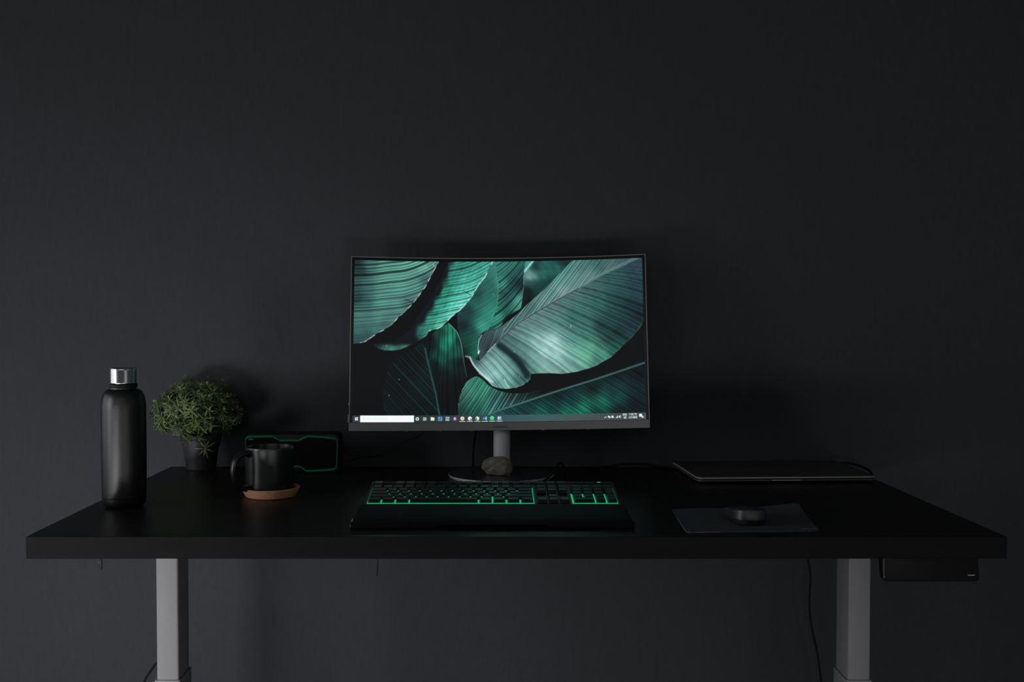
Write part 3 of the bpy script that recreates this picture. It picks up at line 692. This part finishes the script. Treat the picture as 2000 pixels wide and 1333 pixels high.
    tri([(946.2,7.0),(950.2,3.0),(950.2,10.8)], (120,190,240)); rect(948.8, 950.6, 3.2, 10.6, (150,210,250)); tri([(943.4,4.9),(948,6.8),(943.4,8.9)], (105,160,215)); rect(943, 943.8, 5.4, 8.4, (60,85,110), .5)
    disc(961.1, 7.0, 5.2, (20,130,80), .55); disc(961.1, 7.0, 3.9, (85,240,160)); ringm(960.7, 6.2, 2.0, .35, (20,140,85))
    rect(972.2, 979.4, 3.4, 10.2, (165,190,210)); rect(973.2, 976, 6.6, 9.2, (215,228,240)); rect(975.5, 978.5, 4.2, 7.2, (120,150,185))
    for cx_ in (902.9, 917.6, 932.3, 947.0, 961.4, 976.0): rect(cx_-6, cx_+6, .6, 1.7, (205,218,222))
    # tray
    Ox = 0
    for dx_ in (0, 1): hl(ss(.9, .3, np.abs((ty-4.8) - (1.9-np.abs(tx-1184.9))*1.0))*ss(2.6, 2.0, np.abs(tx-1184.9)), (215,222,226))
    rect(1189.2, 1192.6, 6.0, 8.0, (240,244,246)); rect(1190.8, 1194.6, 4.0, 7.2, (240,244,246))
    disc(1198.4, 6.2, 2.2, (235,240,243)); rect(1198.5, 1201.4, 4.0, 5.8, (205,212,216))
    tri([(1204.6,4.0),(1209.6,4.0),(1208.8,8.4)], (220,228,230)); rect(1207.5, 1209.4, 4.0, 8.2, (190,200,204), .6)
    rect(1211.0, 1212.8, 5.2, 7.2, (240,244,246)); tri([(1211.2,6.2),(1214.0,3.6),(1214.0,8.8)], (240,244,246)); ringm(1213.5, 6.2, 2.6, .25, (150,160,166))
    word('ENG', 1218.9, 11.9, .78, .78, (238,243,246), 1, 3.5); word('US', 1220.6, 6.3, .78, .78, (238,243,246), 1, 3.5)
    word('4:23 PM', 1231.0, 12.3, .60, .80, (240,244,247), 1, 3.6); word('1/14/2020', 1230.0, 6.5, .56, .80, (240,244,247), 1, 3.35)
    rect(1250.6, 1256.4, 6.0, 10.6, (242,246,248)); tri([(1252,6.2),(1252,4.4),(1255,6.2)], (242,246,248)); disc(1257.3, 4.9, 2.3, (190,198,204)); disc(1257.3, 4.9, 1.2, (225,230,234))
    rect(1261.6, 1262.5, .5, 12.8, (110,118,124))
    return U, V, np.clip(img, 2, 255)
U, V, img = paint()
nr, nc = U.shape
UU = (-SU + 2*SU*U).ravel(); VV = (SV0 + (SV1-SV0)*V).ravel()
A_ = UU/RC; xx = (RC)*np.sin(A_); dn = RC - RC*np.cos(A_)
yy = VV*math.sin(TILT) - dn*math.cos(TILT); zz = VV*math.cos(TILT) + dn*math.sin(TILT)
xx, yy = xx*math.cos(YAW) - yy*math.sin(YAW), yy*math.cos(YAW) - xx*math.sin(YAW)
vx = xx*math.cos(ROLL) - zz*math.sin(ROLL) + piv.x; vy = yy + piv.y; vz = zz*math.cos(ROLL) + xx*math.sin(ROLL) + piv.z
verts = np.stack([vx, vy, vz], 1).astype(np.float32)
idx = np.arange(nr*nc).reshape(nr, nc)
quads = np.stack([idx[:-1, :-1], idx[:-1, 1:], idx[1:, 1:], idx[1:, :-1]], -1).reshape(-1, 4)
me = bpy.data.meshes.new('screen')
me.vertices.add(nr*nc); me.vertices.foreach_set('co', verts.ravel())
me.loops.add(quads.size); me.loops.foreach_set('vertex_index', quads.ravel().astype(np.int32))
me.polygons.add(len(quads)); me.polygons.foreach_set('loop_start', np.arange(0, quads.size, 4, dtype=np.int32))
me.polygons.foreach_set('loop_total', np.full(len(quads), 4, np.int32))
me.update(); me.validate()
s_ = img/255.0
lin_ = np.where(s_ <= .04045, s_/12.92, ((s_+.055)/1.055)**2.4)
rgba = np.concatenate([lin_.reshape(-1, 3), np.ones((nr*nc, 1))], 1).astype(np.float32)
ca = me.color_attributes.new('picture', 'FLOAT_COLOR', 'POINT'); ca.data.foreach_set('color', rgba.ravel())
sm_ = bpy.data.materials.new('lit_screen'); sm_.use_nodes = True
nt = sm_.node_tree; b_ = nt.nodes['Principled BSDF']
b_.inputs['Base Color'].default_value = (.004, .004, .004, 1); b_.inputs['Roughness'].default_value = .45; b_.inputs['Specular IOR Level'].default_value = .15
an = nt.nodes.new('ShaderNodeVertexColor'); an.layer_name = 'picture'
nt.links.new(an.outputs['Color'], b_.inputs['Emission Color']); b_.inputs['Emission Strength'].default_value = 1.0
me.materials.append(sm_)
so_ = bpy.data.objects.new('screen', me); COL.objects.link(so_); so_.parent = mon
so_['label'] = 'lit screen with teal banana leaves and a taskbar along the bottom'

# ------------------------------------------------------------ stone on the monitor's base
rk = at(972, 931, DT+.009)
rk.y += .020
bm = bmesh.new(); bmesh.ops.create_icosphere(bm, subdivisions=5, radius=1)
rw, rd, rh = .0325, .022, .0190
for v in bm.verts:
    p = v.co.copy(); q = p.copy()
    for nrm, dd in (((0,0,-1),.80),((-.20,-.22,.95),.78),((-.55,-.2,.8),.82),((.75,-.5,-.1),.86),((-.85,-.45,-.35),.80),((.25,-.95,.1),.82),((-.3,-.9,.45),.84),((-.25,-.75,-.6),.80),((.9,.1,.55),.90),((1,0,.05),.86),((-.95,0,.2),.93),((0,1,0),.8)):
        nv = Vector(nrm).normalized(); t_ = q.dot(nv)
        if t_ > dd: q -= nv*(t_-dd)*.88
    q *= 1 + .05*noise.noise(p*2.1 + Vector((3, 1, 7))) + .02*noise.noise(p*6) + .008*noise.noise(p*17)
    g_ = (q.x*.75 - q.z*.65 + .25)                       # a diagonal groove on the front
    q *= 1 - .11*math.exp(-(g_/.12)**2)*(1 if p.y < .2 else 0)
    v.co = Vector((q.x*rw*1.06, q.y*rd, q.z*rh*1.12))
mz = min(v.co.z for v in bm.verts)
bmesh.ops.translate(bm, verts=bm.verts, vec=(0, 0, -mz+.0001))
st_ = obj('stone', bm, M['stone'], loc=(rk.x, rk.y, DT+.0088), rot=(0, 0, R(-6)))
sm(st_.data, 60)
st_['label'] = 'rough grey-brown stone lying on the front of the monitor\'s round base'; st_['category'] = 'stone'

# ------------------------------------------------------------ keyboard
kq0 = at(962, 985, DT+.0118)
kb = empty('keyboard', (kq0.x, kq0.y+.0015, DT), 'black full-size keyboard with green backlight and wrist rest, in front of the monitor', 'keyboard')
PIT = .0193; KW = 22.5*PIT; SL = R(6.7)
def kp(x, y, z):                          # keyboard plane: y back from the front key edge, z above the plate
    return Vector((x, y*math.cos(SL) - z*math.sin(SL), .0125 + y*math.sin(SL) + z*math.cos(SL)))
def kbox(bm, x0, x1, y0, y1, z0, z1, ins=0, dish=0):
    lo = [(x0,y0),(x1,y0),(x1,y1),(x0,y1)]; hi = [(x0+ins,y0+ins),(x1-ins,y0+ins),(x1-ins,y1-ins*.6),(x0+ins,y1-ins*.6)]
    h2 = [(x0+ins*1.6,y0+ins*1.7),(x1-ins*1.6,y0+ins*1.7),(x1-ins*1.6,y1-ins*1.2),(x0+ins*1.6,y1-ins*1.2)]
    rs = [[kp(x, y, z0) for x, y in lo], [kp(x, y, z1-.0006*(ins > 0)) for x, y in hi]]
    if ins > 0: rs.append([kp(x, y, z1) for x, y in h2])
    return loft(bm, rs)
KD = .127
bm = bmesh.new(); kbox(bm, -KW/2-.0045, KW/2+.0045, -.004, KD+.007, -.010, -.0008)
kbox(bm, -KW/2-.0045, KW/2+.0045, KD-.0008, KD+.007, -.0009, .0012)
kbox(bm, -KW/2-.0045, -KW/2-.0016, -.0040, KD, -.0009, .0010); kbox(bm, KW/2+.0016, KW/2+.0045, -.0040, KD, -.0009, .0010)
kbox(bm, -KW/2-.0045, KW/2+.0045, -.0052, -.0036, -.0009, .0003)
obj('case', bm, M['kb'], kb, smooth=False)
for s in (-1, 1): obj('rear_foot', B(s*.19-.012, s*.19+.012, KD-.006, KD+.006, -.0, .0205, .001), M['rubber'], kb)
x0 = -KW/2
def plate(xa, xb, m, ya=-.0035, yb=KD-.001):
    bm = bmesh.new(); kbox(bm, xa, xb, ya, yb, -.0009, -.0002); return bm
KT = 5*PIT
obj('backlight', plate(x0+.0002, x0+15*PIT-.0002, M['led'], -.0014, KT), M['led'], kb, smooth=False, label='green glowing strip between the keys')
for xa, xb in ((x0-.0014, x0), (x0+15*PIT, x0+15*PIT+.0014)): obj('backlight', plate(xa, xb, M['leddim'], -.001, KT), M['leddim'], kb, smooth=False)
obj('backlight', plate(x0+18.5*PIT-.0014, KW/2-.0002, M['led'], -.0014, 3*PIT), M['led'], kb, smooth=False, label='green glowing strip between the number keys')
obj('backlight', plate(KW/2, KW/2+.0014, M['leddim'], -.001, KT), M['leddim'], kb, smooth=False)
rows = []
G_ = .0026
def key(ux, uy, uw, uh=1, name='key'):
    xa = x0 + ux*PIT + G_/2; xb = x0 + (ux+uw)*PIT - G_/2
    ya = uy*PIT + G_/2; yb = (uy+uh)*PIT - G_/2
    bm = bmesh.new(); kbox(bm, xa, xb, ya, yb, .0004, .0062, .0011)
    obj(name, bm, M['key'], kb, smooth=False)
def row(uy, widths, start=0, names=None):
    u = start
    for i, w_ in enumerate(widths):
        if w_ > 0: key(u, uy, w_, 1, (names or {}).get(i, 'key'))
        u += abs(w_)
row(0, [1.25, 1.25, 1.25, 6.25, 1.25, 1.25, 1.25, 1.25], 0, {0: 'control_key', 3: 'space_bar', 7: 'control_key'})
row(1, [2.25] + [1]*10 + [2.75], 0, {0: 'shift_key', 11: 'shift_key'})
row(2, [1.75] + [1]*11 + [2.25], 0, {0: 'caps_lock_key', 12: 'enter_key'})
row(3, [1.5] + [1]*12 + [1.5], 0, {0: 'tab_key'})
row(4, [1]*13 + [2], 0, {13: 'backspace_key'})
row(5.35, [1, -1, 1, 1, 1, 1, -.5, 1, 1, 1, 1, -.5, 1, 1, 1, 1], 0, {0: 'escape_key'})
row(0, [1, 1, 1], 15.25, {0: 'arrow_key', 1: 'arrow_key', 2: 'arrow_key'}); row(1, [-1, 1, -1], 15.25, {1: 'arrow_key'})
for uy in (3, 4, 5.35): row(uy, [1, 1, 1], 15.25)
row(0, [2, 1], 18.5); row(1, [1, 1, 1], 18.5); row(2, [1, 1, 1], 18.5); row(3, [1, 1, 1], 18.5); row(4, [1, 1, 1, 1], 18.5)
key(21.5, 0, 1, 2, 'enter_key'); key(21.5, 2, 1, 2, 'plus_key')
bm = bmesh.new(); kbox(bm, KW/2-.024, KW/2-.018, KD+.001, KD+.0022, .0012, .0017)
obj('indicator_light', bm, M['ledmark'], kb, smooth=False, label='small green lock light')
# wrist rest
WY0 = at(957, 1032, DT+.002).y - kb.location.y 
bm = bmesh.new()
def wring(s, w_):
    x = s
    return x
secs = []
NXS = 40
for i in range(NXS+1):
    t = -1 + 2*i/NXS
    xb_, xf_ = t*(KW/2+.0060), t*.2245
    e_ = abs(t)
    rec = 1 if -.36 < t < .36 else 0
    lift = .0045*max(0, min(1, (.40-e_)/.04))
    h_ = .0135 - .004*max(0, (e_-.97)/.03)
    prof = [(xb_, -.0058, .002), (xb_, -.0058, .0128), (xb_+(xf_-xb_)*.2, -.0200, .0150), (xb_+(xf_-xb_)*.5, WY0*.5, .0160), (xb_+(xf_-xb_)*.8, WY0*.82, h_), (xf_, WY0+.004, .0098), (xf_, WY0, .0072), (xf_, WY0+.0005, .0022+lift), (xf_, WY0+.005, .0006+lift), (xb_, -.010, .0006)]
    secs.append([Vector(p) for p in prof])
loft(bm, secs)
obj('wrist_rest', bm, M['wrist'], kb)
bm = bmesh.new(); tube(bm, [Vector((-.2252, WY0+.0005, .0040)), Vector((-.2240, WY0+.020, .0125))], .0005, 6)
obj('wrist_rest_glint', bm, M['silver'], kb, label='short edge highlight laid on at the left corner')  # corner highlight of the rest modelled as a bright sliver

# ------------------------------------------------------------ mouse pad and mouse
pf0 = at(1341, 1042.5, DT); pf1 = at(1601, 1039.5, DT); pb0 = at(1311, 998, DT); pb1 = at(1560, 995, DT)
mp = empty('mouse_pad', (pf0+pf1+pb0+pb1)/4, 'dark grey cloth mouse pad with a curling back corner, right of the keyboard', 'mouse pad')
bm = bmesh.new(); NU, NV = 40, 30
def padp(u, v, top):
    rr = .05
    # pull the corners in to round them
    def rc(a, b):
        cx_ = min(max(a, rr), 1-rr); cy_ = min(max(b, rr), 1-rr)
        dx_, dy_ = a-cx_, b-cy_; m_ = max(abs(dx_), abs(dy_))
        l_ = math.hypot(dx_, dy_)
        return (cx_+dx_*m_/l_, cy_+dy_*m_/l_) if l_ > 1e-9 and dx_ and dy_ else (a, b)
    a, b = rc(u, v)
    p = (pf0*(1-a)+pf1*a)*(1-b) + (pb0*(1-a)+pb1*a)*b - mp.location
    z = .0003 + .0018*top
    z += .0075*max(0, (b-.55)/.45)**1.6 * max(0, (a-.55)/.45)**.8 + .0008*math.sin(a*7)*b*b + .0008*b*b
    return Vector((p.x, p.y, max(z, .0003)))
Gd = [[[bm.verts.new(padp(i/NU, j/NV, t)) for i in range(NU+1)] for j in range(NV+1)] for t in (0, 1)]
for j in range(NV):
    for i in range(NU):
        bm.faces.new((Gd[1][j][i], Gd[1][j][i+1], Gd[1][j+1][i+1], Gd[1][j+1][i])); bm.faces.new((Gd[0][j][i], Gd[0][j+1][i], Gd[0][j+1][i+1], Gd[0][j][i+1]))
bd = [(0, i) for i in range(NU)] + [(j, NU) for j in range(NV)] + [(NV, i) for i in range(NU, 0, -1)] + [(j, 0) for j in range(NV, 0, -1)]
for (a, b), (c, d) in zip(bd, bd[1:]+bd[:1]): bm.faces.new((Gd[0][a][b], Gd[0][c][d], Gd[1][c][d], Gd[1][a][b]))
obj('surface', bm, M['pad'], mp)
bm = bmesh.new(); tube(bm, [padp(0, v/10, 1)+Vector((-.0002, 0, -.0005)) for v in range(6, 0, -1)] + [padp(.004, .0, 1)+Vector((0, -.0003, -.0005)), padp(.08, 0, 1)+Vector((0, -.0004, -.0006)), padp(.25, 0, 1)+Vector((0, -.0004, -.0006))], .0006, 6)
obj('edge_highlight', bm, M['edge_glint'], mp, label='edge highlight drawn as a paler line at the front left corner')  # bright highlight along the pad's edge laid on as a pale tube
lg = padp(.93, .075, 1)
obj('logo', text_mesh('logitech', .0045, lambda x, y, z: Vector((x+lg.x, y+lg.y, lg.z+.0002+z)), .00005, .026), M['white'], mp, smooth=False, label='small pale lettering at the front right corner')

mo = at(1456, 1029, DT+.0025)
MY = mo.y + .047
ms_ = empty('computer_mouse', (mo.x+.0105, MY, DT+.0024), 'dark matt wireless mouse on the grey mouse pad', 'mouse', R(3))
def sup(a, rx, ry, e=2.7):
    c, s = math.cos(a), math.sin(a)
    return rx*math.copysign(abs(c)**(2/e), c), ry*math.copysign(abs(s)**(2/e), s)
def mring(rx, ry, z, n=48, dy=0, tz=0):
    out = []
    for i in range(n):
        x, y = sup(2*math.pi*i/n, rx, ry); out.append(Vector((x, y+dy, z - tz*(y/ry+1)/2)))
    return out
mw, ml = .0300, .047
bm = bmesh.new(); loft(bm, [mring(mw*.80, ml*.86, 0), mring(mw*.88, ml*.92, .002), mring(mw*.93, ml*.97, .0085), mring(mw*.93, ml*.97, .0098)])
obj('base', bm, M['rubber'], ms_)
bm = bmesh.new()
rg = [mring(mw*.97, ml*.985, .0088), mring(mw, ml, .0096), mring(mw*.985, ml*.99, .0155, tz=.002), mring(mw*.96, ml*.975, .0215, tz=.006), mring(mw*.935, ml*.955, .0248, tz=.009), mring(mw*.86, ml*.90, .0264, tz=.010), mring(mw*.65, ml*.75, .0268, tz=.010), mring(mw*.35, ml*.45, .0256, tz=.006), mring(mw*.05, ml*.06, .0248, tz=.0)]
loft(bm, rg); obj('shell', bm, M['mouse'], ms_)
bm = bmesh.new(); lathe(bm, [(0, -.0035), (.009, -.0035), (.0100, -.002), (.0100, .002), (.009, .0035), (0, .0035)], 32)
bmesh.ops.rotate(bm, verts=bm.verts, matrix=Matrix.Rotation(R(90), 3, 'Y')); bmesh.ops.translate(bm, verts=bm.verts, vec=(0, .022, .0120))
obj('scroll_wheel', bm, M['rubber'], ms_)

# ------------------------------------------------------------ laptop
l0 = at(1362, 941, DT+.005); l1 = at(1713, 938.2, DT+.005)
lw = (l1-l0).length; la = math.atan2(l1.y-l0.y, l1.x-l0.x); ld = .236
lp = empty('laptop', (*((l0+l1)/2).xy, DT), 'closed thin dark laptop with a bright metal front edge, at the desk\'s right rear', 'laptop', la)
bm = bmesh.new()
def lr(ins, z, fz=0, fy=0):
    return [(x, y+ld/2+fy, z + fz*(.5 - y/ld)) for x, y in rrect(lw-2*ins, ld-2*ins, .014, 6)]
loft(bm, [lr(.010, .0022, .002), lr(.003, .0034, .0012), lr(.0, .0050), lr(.0, .0062), lr(.0008, .0068)])
obj('base', bm, M['lapb'], lp)
bm = bmesh.new(); loft(bm, [lr(.0012, .0094), lr(.0002, .0099), lr(.0, .0112), lr(.0008, .0123)])
lid = obj('lid_edge', bm, M['lapm'], lp, label='bright metal edge of the lid')
bm = bmesh.new(); loft(bm, [lr(.0010, .0121), lr(.0014, .0131), lr(.004, .0135)])
obj('lid', bm, M['lap'], lp)
bm = bmesh.new(); loft(bm, [lr(.0025, .0066), lr(.0025, .0096)])
obj('gap_seal', bm, M['rubber'], lp)
bm = B(-.034+.003, .034-.006, -.0008, .004, .0055, .0066, .0002, 1)
obj('notch_glint', bm, M['silver'], lp, label='finger notch, its highlight drawn as a paler bar')  # highlight at the opening notch put in as a silver bar
for sx in (-1, 1):
    for yy_ in (.03, ld-.03): obj('rubber_foot', lathe(bmesh.new(), [(0, 0), (.006, 0), (.0065, .001), (.0065, .0045), (0, .0045)], 24, sx*(lw/2-.03), yy_), M['rubber'], lp)

# ------------------------------------------------------------ cables
def cable(name, P, r, label, group=None, n=8):
    c0_ = Vector(P[0]); pts = [p - c0_ for p in catmull(P, 8)]
    bm = bmesh.new(); tube(bm, pts, r, n)
    o = obj(name, bm, M['cable'], loc=c0_); o['label'] = label; o['category'] = 'cable'
    if group: o['group'] = group
    return o
def dp(L): return [dep(x, y, Y) for x, y, Y in L]
cable('speaker_cable', dp([(835,828,2.345),(827,843,2.35),(813.6,855,2.355),(789,862,2.36),(769,871,2.365),(754,884.5,2.37),(741,891,2.372),(711,893.5,2.375),(690,898,2.36),(668,905,2.352)]), .0013, 'thin black cable curving from behind the monitor down to the speaker')
cable('video_cable', dp([(932,828,2.36),(930,843,2.37),(926,868,2.385),(924,886,2.41),(924,905,2.425),(925,940,2.43),(926,990,2.435)]), .0022, 'black cable hanging straight down behind the monitor, left of its neck')
kq = at(1096, 938, DT+.004)
cable('keyboard_cable', [at(1052, 941, DT+.016), at(1062, 940, DT+.0085), dep(1080, 924, 2.15), dep(1089, 909, 2.20), dep(1095, 905, 2.24), dep(1100, 910, 2.26), dep(1103, 915, 2.33), at(1106, 914.5, DT+.003)], .0021, 'black cable looping up from behind the keyboard, right of the monitor base')
cable('power_cable', [at(1140, 918, DT+.004), at(1165, 914.5, DT+.004), dep(1190, 911.5, 2.38), dep(1212, 908, 2.385), dep(1235, 906.7, 2.385), dep(1258, 907.5, 2.385), dep(1287, 911.5, 2.385), at(1310, 913.5, DT+.004), at(1335, 914.5, DT+.004)], .0027, 'thick black cable lying along the desk\'s rear edge left of the laptop')
cable('charger_cable', dp([(1640,905,2.405),(1659,905.5,2.41),(1680.5,911.0,2.41),(1691,916,2.40),(1700,922,2.385),(1703.6,929,2.37),(1704,934,2.36),(1695,940,2.36)]), .0028, 'short black cable arching behind the laptop\'s right rear corner')
cable('hanging_cable', dp([(1576,1080,2.38),(1579,1100,2.38),(1583,1125,2.38),(1581,1160,2.38),(1581,1195,2.38),(1587,1235,2.38),(1596,1275,2.38),(1601,1310,2.38),(1605,1345,2.38),(1620,1480,2.38)]), .0024, 'thin black cable hanging to the floor just left of the right leg')
cable('desk_motor_cable', dp([(318,1284,2.17),(304,1298,2.175),(295,1310,2.18),(287,1322,2.185),(280,1338,2.19),(272,1370,2.2),(268,1460,2.21)]), .0027, 'glossy black cable bowing out behind the left leg')
cable('dangling_wire', dp([(738.5,1075,1.92),(738,1096,1.92),(737.5,1108,1.92),(736,1126,1.92)]), .0010, 'short thin wire end dangling below the desk, left of centre')
hk = dep(197, 1100, 1.80)
hook = empty('cable_clip', (hk.x, 1.80, DT-DTH-.03), 'tiny black clip dangling under the left end of the desk', 'clip')
bm = bmesh.new()
loft(bm, [[Vector((math.cos(a)*rx, math.sin(a)*.0016, z)) for a in [2*math.pi*i/12 for i in range(12)]] for rx, z in ((.0008, hk.z-(DT-DTH-.03)-.0115), (.0024, hk.z-(DT-DTH-.03)-.009), (.0030, hk.z-(DT-DTH-.03)-.003), (.0028, hk.z-(DT-DTH-.03)+.002), (.0018, hk.z-(DT-DTH-.03)+.005), (.0012, .0299))])
obj('tab', bm, M['rubber'], hook)
bm = bmesh.new(); tube(bm, [Vector((-.002, -.002, hk.z-(DT-DTH-.03)+.003)), Vector((-.0028, -.0016, hk.z-(DT-DTH-.03)-.001))], .0004, 6)
obj('clip_glint', bm, M['edge_glint'], hook)  # small highlight on the clip drawn as a pale sliver
